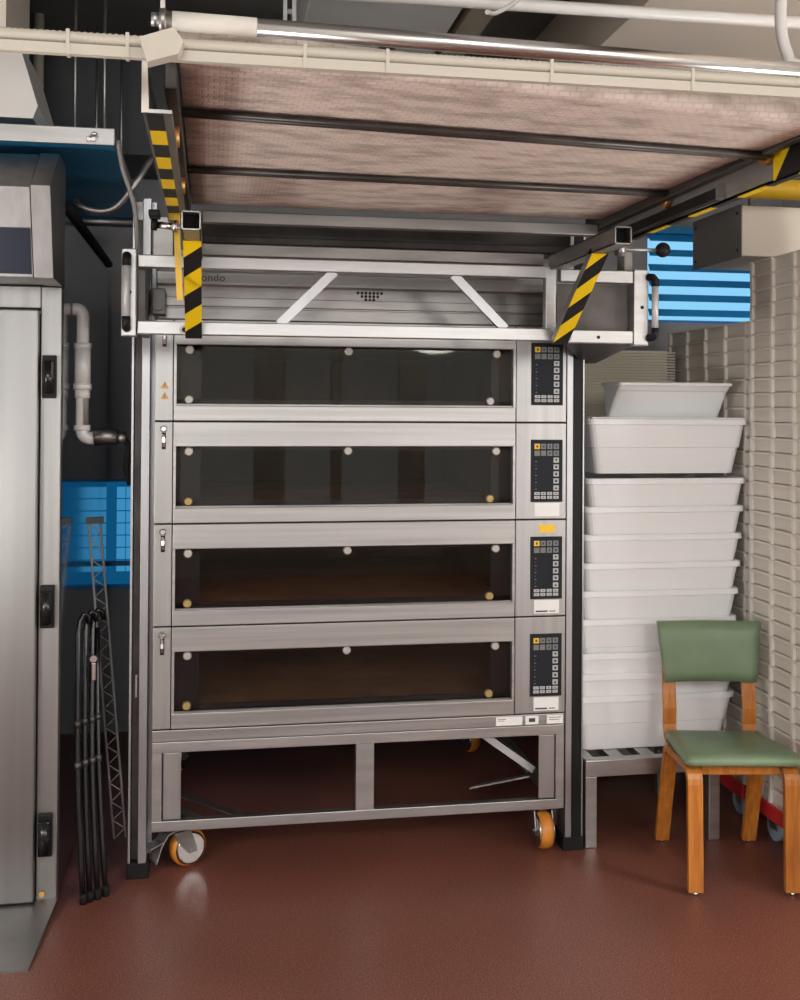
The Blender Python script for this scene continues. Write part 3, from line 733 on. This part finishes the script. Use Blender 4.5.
# drain pipe on the cabinet side
dp = thing('drain_pipe', 'white plastic drain pipe with elbows on the dark side of the proofing cabinet', 'pipe', (-.455, .1, 1.55))
def elbow(c0, c1, c2, n=8):
    c0, c1, c2 = map(Vector, (c0, c1, c2)); return [(c0 * (1 - t) ** 2 + c1 * 2 * t * (1 - t) + c2 * t * t) for t in [i / n for i in range(n + 1)]]
bm = B(); tube(bm, [(-.4885, .1, 1.985)] + elbow((-.48, .1, 1.985), (-.452, .1, 1.985), (-.452, .1, 1.955)) + [(-.452, .1, 1.56)] + elbow((-.452, .1, 1.56), (-.452, .1, 1.53), (-.425, .1, 1.528)) + [(-.41, .1, 1.528)], .0225, 16)
obj('pipe_run', bm, 'pvc', dp)
for L_ in (((1.845, 1.865, .031), (1.72, 1.845, .028), (1.70, 1.722, .032), (1.67, 1.70, .027)), ((1.555, 1.575, .029),)):
    bm = B()
    for z0, z1, r in L_: cyl(bm, (-.452, .1, z0), (-.452, .1, z1), r, 20)
    obj('coupling', bm, 'pvc', dp)
bm = B(); tube(bm, [(-.41, .1, 1.53), (-.37, .1, 1.535), (-.33, .1, 1.53)], .030, 14); tube(bm, [(-.33, .1, 1.53), (-.30, .1, 1.53)], .022, 12)
obj('trap', bm, 'dullsteel', dp)
bm = B(); tube(bm, [(-.32, .1, 1.54), (-.29, .11, 1.50), (-.30, .115, 1.42), (-.285, .12, 1.36)], .012, 10); obj('hose_end', bm, 'blackmatte', dp)

# canopy above the cabinet
cn = thing('extract_canopy', 'steel edged canopy with underside tinted by a painted blue reflection above the proofing cabinet', 'canopy', (-.9, .4, 2.47))
obj('front_lip', box(B(), XL + .02, -.313, -.310, -.295, 2.478, 2.533, .003), 'alu', cn)
bm = B(); box(bm, XL + .02, -.318, -.295, 1.15, 2.482, 2.50); obj('underside', bm, 'bluereflect', cn)
bm = B(); box(bm, -.33, -.315, -.295, 1.15, 2.484, 2.525); cyl(bm, (-.75, 1.12, 2.465), (-.33, 1.12, 2.465), .022, 14); obj('side_rail', bm, 'alu', cn)
for x in (-.505, -.40):
    for y in (.25, 1.0): obj('hanging_rod', cyl(B(), (x, y, 2.5), (x, y, ZC if y < 1 else ZC), .006, 8), 'alu', cn)
bm = B(); box(bm, -.40, -.37, -.325, -.31, 2.485, 2.50, .002); tube(bm, [(-.39, -.318, 2.495), (-.375, -.33, 2.51), (-.365, -.33, 2.505)], .006, 8); obj('hook', bm, 'chrome', cn)
def smooth(pts, n=6):
    P = [Vector(q) for q in pts]; S = []
    for i in range(len(P) - 1):
        a = P[max(i - 1, 0)]; b_ = P[i]; c_ = P[i + 1]; d_ = P[min(i + 2, len(P) - 1)]
        for k in range(n):
            t = k / n; S.append(.5 * (2 * b_ + (c_ - a) * t + (2 * a - 5 * b_ + 4 * c_ - d_) * t * t + (3 * b_ - a - 3 * c_ + d_) * t ** 3))
    return S + [P[-1]]
o = obj('grey_cable', tube(B(), smooth([(-.305, -.290, 2.50), (-.300, -.27, 2.46), (-.290, -.26, 2.41), (-.270, -.25, 2.35), (-.254, -.24, 2.29), (-.248, -.2, 2.20), (-.25, -.1, 2.10)]), .008, 10), 'grey_plate'); tag(o, 'dark grey cable dropping from the end of the canopy lip', 'cable')
o = obj('grey_hose', tube(B(), smooth([(-.455, -.10, 2.333), (-.44, -.15, 2.312), (-.41, -.16, 2.296), (-.36, -.16, 2.292), (-.318, -.16, 2.310), (-.272, -.17, 2.363), (-.230, -.16, 2.433), (-.195, -.10, 2.51), (-.17, .2, 2.65), (-.16, .6, 2.79), (-.16, 1.2, 2.85)]), .011, 12), 'dullsteel'); tag(o, 'grey hose sagging in a loop from the proofing cabinet top to the dark bulkhead', 'hose')
# white duct corner and poles, upper left
dq = thing('white_duct', 'white sheet metal duct end hanging over the canopy in the top left corner', 'duct', (-.9, 0, 2.545))
bm = B(); prism(bm, [(XL + .02, 2.56), (-.57, 2.56), (-.555, 2.60), (-.62, 2.82), (XL + .02, 2.82)], 'y', -.28, .2); obj('duct_end', bm, 'pvc', dq)
bm = B(); box(bm, XL + .02, -.66, -.25, .2, 2.82, ZC); obj('duct_riser', bm, 'cream', dq)
o = obj('support_pipe', cyl(B(), (-.735, .9, 2.5005), (-.735, .9, ZC), .022, 16), 'conduit'); tag(o, 'cream vertical pipe rising from the canopy beside the white duct', 'pipe')

# ------------------------------------------------------------------ folded black stand and lattice post
fs = thing('folded_stand', 'bundle of black folded tubular legs propped against the proofing cabinet', 'stand', (-.37, -.1, 0))
for k, (x, y, tx, ty) in enumerate(((-.405, -.165, -.445, -.02), (-.385, -.150, -.425, .02), (-.362, -.135, -.405, .05), (-.338, -.115, -.392, .08))):
    P0, P1 = Vector((x, y, .004)), Vector((tx, ty, .86)); L = [P0.lerp(P1, i / 6) + Vector((-.010 * math.sin(PI * i / 6), 0, 0)) for i in range(7)]
    if k < 3: L += [P1 + Vector((.004, .01, .04)), P1 + Vector((.016, .015, .065)), P1 + Vector((.030, .02, .06)), P1 + Vector((.034, .022, .03))]
    o = obj('leg', tube(B(), L, .0095, 12), 'blackgloss', fs)
    for f in (.50, .655):
        a = P0.lerp(P1, f) + Vector((-.010 * math.sin(PI * f), 0, 0)); obj('collar', cyl(B(), a - Vector((0, 0, .012)), a + Vector((0, 0, .012)), .0118, 14), 'darksteel', o)
    bm = B(); cyl(bm, P0 + Vector((0, 0, -.004)), P0 + Vector((0, 0, .03)), .0125, 12); obj('rubber_tip', bm, 'blackmatte', o)
bm = B(); box(bm, -.40, -.385, -.03, -.018, .70, .76, .003); cyl(bm, (-.393, -.035, .775), (-.393, -.015, .775), .012, 12); obj('clip', bm, 'chrome', fs)
lt = thing('lattice_post', 'leaning chrome lattice strip with zigzag wire beside the black folded stand', 'rack strip', (-.35, .33, 0))
a0, a1 = Vector((-.352, .36, .004)), Vector((-.455, .36, 1.20)); dv = (a1 - a0).normalized(); sd = Vector((dv.z, 0, -dv.x)) * .043
for q, nm in ((Vector((0, 0, 0)), 'edge_rod'), (sd, 'edge_rod')):
    obj(nm, cyl(B(), a0 + q, a1 + q, .0045, 8), 'ductgrey', lt)
n = 34; Z = [a0.lerp(a1, i / n) + (sd if i % 2 else Vector((0, 0, 0))) for i in range(n + 1)]
obj('zigzag_wire', tube(B(), Z, .0034, 6), 'ductgrey', lt)
bm = B(); bar(bm, a1 + Vector((-.01, 0, .008)), a1 + sd + Vector((.012, 0, .008)), .02, .022, (0, 1, 0)); obj('end_block', bm, 'darksteel', lt)

# ------------------------------------------------------------------ white bins on the rack
rk = thing('dunnage_rack', 'silver aluminium floor rack carrying the stacked white bins', 'rack', (1.66, .3, 0))
RX0, RX1, RY0, RY1, RZ = 1.388, 1.925, .003, .53, .326
bm = B(); box(bm, RX0, RX1, RY0, RY0 + .045, RZ - .062, RZ, .003); box(bm, RX0, RX1, RY1 - .045, RY1, RZ - .062, RZ, .003)
box(bm, RX0, RX0 + .045, RY0 + .045, RY1 - .045, RZ - .062, RZ, .003); box(bm, RX1 - .045, RX1, RY0 + .045, RY1 - .045, RZ - .062, RZ, .003)
obj('top_frame', bm, 'alu', rk)
for k in range(3):
    x = 1.50 + k * .125; obj('slat', box(B(), x, x + .055, RY0 + .045, RY1 - .045, RZ - .03, RZ - .001, .002), 'alu', rk)
for x in (RX0, RX1 - .045):
    for y in (RY0, RY1 - .045): obj('leg', box(B(), x, x + .045, y, y + .045, 0, RZ - .06, .003), 'alu', rk)

BH = .213
def bin_mesh(W, D, H):
    """open tapered storage bin, base centre at the origin, with a rolled rim and a step below it"""
    bm = B(); th = .0028
    def ring(w, d, z, r=.03):
        out = []
        for cx, cy, a in ((w / 2 - r, d / 2 - r, 0), (-w / 2 + r, d / 2 - r, 90), (-w / 2 + r, -d / 2 + r, 180), (w / 2 - r, -d / 2 + r, 270)):
            out += [bm.verts.new((x, y, z)) for x, y in arc((cx, cy), r, a, a + 90, 4)]
        return out
    tw = .066
    L = [ring(W - .086, D - .086, 0), ring(W - .052, D - .052, H * .47), ring(W - .044, D - .044, H * .48), ring(W - .018, D - .018, H - .024), ring(W, D, H - .022), ring(W, D, H - .002), ring(W - .006, D - .006, H),
         ring(W - .024, D - .024, H), ring(W - .050, D - .050, H * .485), ring(W - .058, D - .058, H * .475), ring(W - .0916, D - .0916, th)]
    n = len(L[0])
    for i in range(len(L) - 1):
        for k in range(n): bm.faces.new((L[i][k], L[i][(k + 1) % n], L[i + 1][(k + 1) % n], L[i + 1][k])).smooth = False
    bm.faces.new(L[0][::-1]); bm.faces.new(L[-1])
    return bm
rims = [1.605, 1.375, 1.266, 1.159, 1.050, .943, .835, .704, .625, .540]
cxs = [1.756, 1.748, 1.742, 1.736, 1.730, 1.722, 1.714, 1.710, 1.707, 1.704]
words = ['topmost', 'second', 'third', 'fourth', 'fifth', 'sixth', 'seventh', 'eighth', 'ninth', 'lowest']
b0 = None
for k in range(10):
    lab = ('%s white plastic bin from the top of the nested stack on the rack' % words[k]) if 0 < k < 9 else ('%s white plastic bin %s' % (words[k], 'standing clear above the nested stack' if k == 0 else 'of the stack, resting on the silver rack'))
    loc = (cxs[k], .085 + .235, rims[k] - BH)
    if b0 is None:
        b0 = obj('storage_bin', bin_mesh(.657, .470, BH), 'bin'); b0.location = loc; tag(b0, lab, 'bin', 'white bins stacked on the rack')
    else:
        c = dup(b0, loc, lab)
# lid on the top bin, shallow flared tub on the lid
ld_ = obj('bin_lid', box(B(), 1.756 - .315, 1.756 + .315, .32 - .222, .32 + .222, 1.6052, 1.6105, .002), 'bin'); tag(ld_, 'flat white lid closing the topmost bin', 'lid')
tb = thing('shallow_tub', 'shallow white tub with flared front set on the lid of the topmost bin', 'tub', (1.80, .33, 1.611))
def rr(w, y0, y1, z, r):
    out = []
    for cx, cy_, a in ((w / 2 - r, y1 - r, 0), (-w / 2 + r, y1 - r, 90), (-w / 2 + r, y0 + r, 180), (w / 2 - r, y0 + r, 270)):
        out += [bm.verts.new((x + 1.80, y, z)) for x, y in arc((cx, cy_), r, a, a + 90, 4)]
    return out
bm = B()
L = [rr(.470, .245, .30, 1.611, .02), rr(.462, .160, .325, 1.712, .02), rr(.462, .150, .327, 1.716, .02), rr(.464, .132, .335, 1.734, .02), rr(.474, .122, .345, 1.736, .02), rr(.474, .120, .347, 1.745, .02), rr(.466, .126, .341, 1.748, .02),
     rr(.446, .150, .325, 1.748, .02), rr(.440, .255, .295, 1.617, .018)]
for i in range(len(L) - 1):
    for k in range(len(L[0])): bm.faces.new((L[i][k], L[i][(k + 1) % 20], L[i + 1][(k + 1) % 20], L[i + 1][k]))
bm.faces.new(L[0][::-1]); bm.faces.new(L[-1])
obj('tub_shell', bm, 'bin', tb)
bm = B(); hexa(bm, [(1.60, .2355, 1.62), (2.00, .2355, 1.62), (2.00, .2395, 1.62), (1.60, .2395, 1.62)], [(1.60, .172, 1.695), (2.00, .172, 1.695), (2.00, .176, 1.695), (1.60, .176, 1.695)])
obj('front_panel', bm, 'bin', tb)

# ------------------------------------------------------------------ trays
TH = .0572
def tray_mesh(L, W, nc):
    """shallow rimmed tray, long side (with ribs) facing -X; base corner at origin, spans +X and -Y..0"""
    bm = B(); w = .013
    box(bm, w, W - w, -L + w, -w, .002, .005)                                   # base
    for a in ((w, w + .003, -L + w, -w), (W - w - .003, W - w, -L + w, -w), (w, W - w, -L + w, -L + w + .003), (w, W - w, -w - .003, -w)):
        box(bm, a[0], a[1], a[2], a[3], .002, TH - .004)
    nw = len(bm.faces)
    for z0, z1, e in ((TH - .006, TH - .0005, 0.003), (.000, .002, .006)):           # rim and foot flange
        box(bm, e, .024, -L + e, -e, z0, z1); box(bm, W - .024, W - e, -L + e, -e, z0, z1)
        box(bm, .024, W - .024, -L + e, -L + .024, z0, z1); box(bm, .024, W - .024, -.024, -e, z0, z1)
    for k in range(nc + 1):
        y = -.011 - (L - .022) * k / nc
        box(bm, 0, w, y - .008, y + .008, .001, TH - .001)
    for k in range(3):
        x = .02 + (W - .04) * k / 2
        box(bm, x - .008, x + .008, -w, -.002, .0035, TH - .008); box(bm, x - .008, x + .008, -L + .002, -L + w, .0035, TH - .008)
    for i, f_ in enumerate(bm.faces): f_.material_index = 1 if i < nw else 0
    return bm
ONES = ['', 'first', 'second', 'third', 'fourth', 'fifth', 'sixth', 'seventh', 'eighth', 'ninth', 'tenth', 'eleventh', 'twelfth', 'thirteenth', 'fourteenth', 'fifteenth', 'sixteenth', 'seventeenth', 'eighteenth', 'nineteenth']
def ordinal(n):
    if n < 20: return ONES[n]
    t = {2: 'twent', 3: 'thirt', 4: 'fort'}[n // 10]
    return t + 'ieth' if n % 10 == 0 else t + 'y-' + ONES[n % 10]
def stack(x, y1, L, W, nc, n, where, group):
    proto = None
    for k in range(n):
        z = .163 + (n - 1 - k) * TH
        lab = ('topmost' if k == 0 else ordinal(k + 1)) + ' white ribbed dough tray ' + ('of ' if k == 0 else 'from the top of ') + where
        if proto is None:
            proto = obj('dough_tray', tray_mesh(L, W, nc), ['tray', 'tray_wall']); proto.location = (x, y1, z); tag(proto, lab, 'tray', group)
        else:
            dup(proto, (x + random.uniform(-.002, .002), y1 + random.uniform(-.004, .004), z), lab)
stack(2.08, .082, .80, .50, 5, 36, 'the taller stack beside the green chair', 'ribbed trays in the taller stack')
stack(2.083, .86, .75, .50, 4, 32, 'the lower stack behind the white bins', 'ribbed trays in the lower stack')
def dolly(y0, y1, lab):
    d = thing('tray_dolly', lab, 'dolly', (2.33, (y0 + y1) / 2, 0))
    bm = B(); box(bm, 2.075, 2.10, y0, y1, .105, .162, .004); box(bm, 2.56, 2.585, y0, y1, .105, .162, .004); box(bm, 2.10, 2.56, y0, y0 + .03, .105, .162, .004); box(bm, 2.10, 2.56, y1 - .03, y1, .105, .162, .004)
    box(bm, 2.10, 2.56, (y0 + y1) / 2 - .02, (y0 + y1) / 2 + .02, .12, .162)
    obj('deck', bm, 'red', d)
    for x in (2.14, 2.50):
        for y in (y0 + .12, y1 - .12):
            bm = B(); box(bm, x - .03, x + .03, y - .03, y + .03, .099, .106); box(bm, x - .020, x - .016, y - .02, y + .03, .045, .1); box(bm, x + .016, x + .020, y - .02, y + .03, .045, .1)
            c = obj('caster', bm, 'alu', d)
            bm = B(); cyl(bm, (x - .013, y + .012, .050), (x + .013, y + .012, .050), .050, 26); w_ = obj('caster_wheel', bm, 'tyre', c)
            bm = B(); cyl(bm, (x - .0145, y + .012, .050), (x + .0145, y + .012, .050), .018, 16)
            for v in bm.verts: pass
            bm.free()
dolly(-.72, .075, 'red wheeled dolly under the taller stack of ribbed trays')
dolly(.115, .86, 'red wheeled dolly under the lower stack of ribbed trays')
# cream boards behind the bins
NB, bp_, pitch = None, None, .0128
nb = 147
for k in range(nb):
    loc = (1.845, 1.0, 1.905 - (k + 1) * pitch)
    if NB is None:
        bm = B(); box(bm, -.225, .225, -.25, .25, 0, pitch * .62, .001); box(bm, -.215, .190, -.24, .24, pitch * .62, pitch - .0001)
        NB = obj('cream_board', bm, 'board'); NB.location = loc
        tag(NB, 'thin cream board in the tall stack behind the white bins', 'board', 'cream boards stacked behind the bins')
    else: dup(NB, loc)
pl = thing('board_base', 'low base under the cream boards behind the rack', 'base', (1.845, 1.0, 0))
obj('base_block', box(B(), 1.62, 2.07, .75, 1.25, 0, 1.905 - nb * pitch - .0002), 'blackmatte', pl)

# ------------------------------------------------------------------ green chair
CH = (1.826, -.222, 0)
chair = thing('side_chair', 'green vinyl side chair with orange bentwood legs beside the white trays', 'chair', (0, 0, 0))
bm = B()                                                        # seat pad: rounded trapezoid
def seat_ring(z, e, dz=0):
    pts = []
    hwf, hwb, yf, yb, r = .207 - e, .178 - e, -.262 + e, .150 - e, .030
    for cx, cy, a in ((hwb - r, yb - r, 0), (-hwb + r, yb - r, 90), (-hwf + r, yf + r, 180), (hwf - r, yf + r, 270)):
        pts += [bm.verts.new((x, y, z)) for x, y in arc((cx, cy), r, a, a + 90, 5)]
    return pts
L = [seat_ring(.414, .010), seat_ring(.418, .002), seat_ring(.430, 0), seat_ring(.440, .004), seat_ring(.446, .014), seat_ring(.449, .05)]
for i in range(len(L) - 1):
    for k in range(24): bm.faces.new((L[i][k], L[i][(k + 1) % 24], L[i + 1][(k + 1) % 24], L[i + 1][k])).smooth = True
bm.faces.new(L[0][::-1]); bm.faces.new(L[-1])
seat = obj('seat', bm, 'vinyl', chair)
obj('seat_rail', box(B(), -.135, .135, -.19, -.15, .372, .409, .003), 'wood', chair); obj('seat_rail', box(B(), -.135, .135, .06, .10, .372, .409, .003), 'wood', chair)
for s in (-1, 1):
    x = s * .165
    front = [(x, -.06, .398), (x, -.13, .398)] + [(x, y, z) for y, z in arc((-.165, .343), .055, 90, 172, 6)] + [(x, -.225, .20), (x, -.232, .012)]
    rear = [(x, -.065, .398), (x, .03, .398)] + [(x, y, z) for y, z in arc((.055, .343), .055, 90, 15, 6)] + [(x, .165, .20), (x, .222, .012)]
    for P in (front, rear):
        lg = obj('leg', ribbon(B(), P, .050, .024), 'wood', chair)
        obj('foot_glide', cyl(B(), (P[-1][0], P[-1][1], 0), (P[-1][0], P[-1][1], .013), .010, 14), 'chrome', lg)
    up = [(s * .148, .06, .394), (s * .148, .125, .396), (s * .148, .165, .415), (s * .150, .176, .46), (s * .150, .172, .52), (s * .150, .180, .57), (s * .148, .195, .64), (s * .148, .212, .76)]
    obj('back_upright', ribbon(B(), up, .048, .016), 'wood', chair)
# backrest: curved trapezoid pad
bm = B(); nx, nz = 14, 6; fr, bk = [], []
for j in range(nz + 1):
    v = j / nz; hw = .172 + .024 * v; z = .622 + .220 * v; ro, rb = [], []
    for i in range(nx + 1):
        u = -1 + 2 * i / nx; y = .168 + .030 * v - .020 * u * u
        pu = max(0.0, 1 - abs(u) ** 8) * max(0.0, 1 - abs(2 * v - 1) ** 6)
        ro.append(bm.verts.new((u * hw, y - .012 * pu, z))); rb.append(bm.verts.new((u * hw, y + .016, z)))
    fr.append(ro); bk.append(rb)
for j in range(nz):
    for i in range(nx):
        bm.faces.new((fr[j][i], fr[j][i + 1], fr[j + 1][i + 1], fr[j + 1][i])).smooth = True
        bm.faces.new((bk[j][i], bk[j + 1][i], bk[j + 1][i + 1], bk[j][i + 1])).smooth = True
for j in range(nz):
    bm.faces.new((fr[j][0], fr[j + 1][0], bk[j + 1][0], bk[j][0])); bm.faces.new((fr[j][nx], bk[j][nx], bk[j + 1][nx], fr[j + 1][nx]))
for i in range(nx):
    bm.faces.new((fr[0][i], bk[0][i], bk[0][i + 1], fr[0][i + 1])); bm.faces.new((fr[nz][i], fr[nz][i + 1], bk[nz][i + 1], bk[nz][i]))
obj('backrest', bm, 'vinyl', chair)
for ch in chair.children_recursive:                      # the seat and its frame rise a little towards the front
    if ch.name.startswith('backrest'): continue
    for v in ch.data.vertices:
        k = min(1.0, max(0.0, (v.co.z - .25) / .14)); v.co.z += k * .066 * max(0.0, .15 - v.co.y)
chair.location = CH; chair.rotation_euler = (0, 0, math.radians(-9.3))

# ------------------------------------------------------------------ light
w = bpy.data.worlds.new('daylight'); sc.world = w; w.use_nodes = True
w.node_tree.nodes['Background'].inputs[0].default_value = (1.0, .99, .98, 1); w.node_tree.nodes['Background'].inputs[1].default_value = 1.0
def area(name, loc, size, rot, power, col=(1, .96, .90), portal=False):
    l = bpy.data.lights.new(name, 'AREA'); l.shape = 'RECTANGLE'; l.size, l.size_y = size; l.energy = power; l.color = col
    if portal: l.cycles.is_portal = True
    o = bpy.data.objects.new(name, l); COL.objects.link(o); o.location = loc; o.rotation_euler = rot
    return o
area('window_portal', ((XL + XR) / 2, YF + .02, 1.55), (XR - XL - .2, 2.4), (PI / 2, 0, 0), 1, portal=True)
def tube_or_fill_light(loc, power):
    l = bpy.data.lights.new('ceiling_or_side_fill_light', 'POINT'); l.energy = power; l.color = (1, .98, .95); l.shadow_soft_size = .5 if loc[2] > 2 else .2
    o = bpy.data.objects.new('ceiling_or_side_fill_light', l); COL.objects.link(o); o.location = loc
tube_or_fill_light((-.5, -5.2, 2.6), 158); tube_or_fill_light((1.9, -5.3, 2.6), 168); tube_or_fill_light((-1.6, -2.0, 1.15), 72); tube_or_fill_light((2.95, -1.9, 1.3), 78)  # last two: low side fills, added to brighten belt underside and soffit

# ------------------------------------------------------------------ camera
f, yaw, pit, roll, cyp = 1086.15, .1716, .0092, .0063, 395.72
fw = Vector((math.sin(yaw) * math.cos(pit), math.cos(yaw) * math.cos(pit), math.sin(pit)))
r = Vector((math.cos(yaw), -math.sin(yaw), 0)); u = r.cross(fw)
r2 = math.cos(roll) * r + math.sin(roll) * u; u2 = -math.sin(roll) * r + math.cos(roll) * u
cam = bpy.data.cameras.new('camera'); co = bpy.data.objects.new('camera', cam); COL.objects.link(co)
co.matrix_world = Matrix(((r2.x, u2.x, -fw.x, 0), (r2.y, u2.y, -fw.y, -3.889), (r2.z, u2.z, -fw.z, 1.65), (0, 0, 0, 1)))
cam.sensor_fit = 'VERTICAL'; cam.sensor_height = 36; cam.lens = f / 1000 * 36
cam.shift_x = 0; cam.shift_y = -(500 - cyp) / 1000
cam.clip_start = .05
sc.camera = co
sc.view_settings.view_transform = 'Standard'; sc.view_settings.look = 'None'; sc.view_settings.gamma = 1
sc.view_settings.exposure = -0.06
sc.view_settings.use_curve_mapping = False
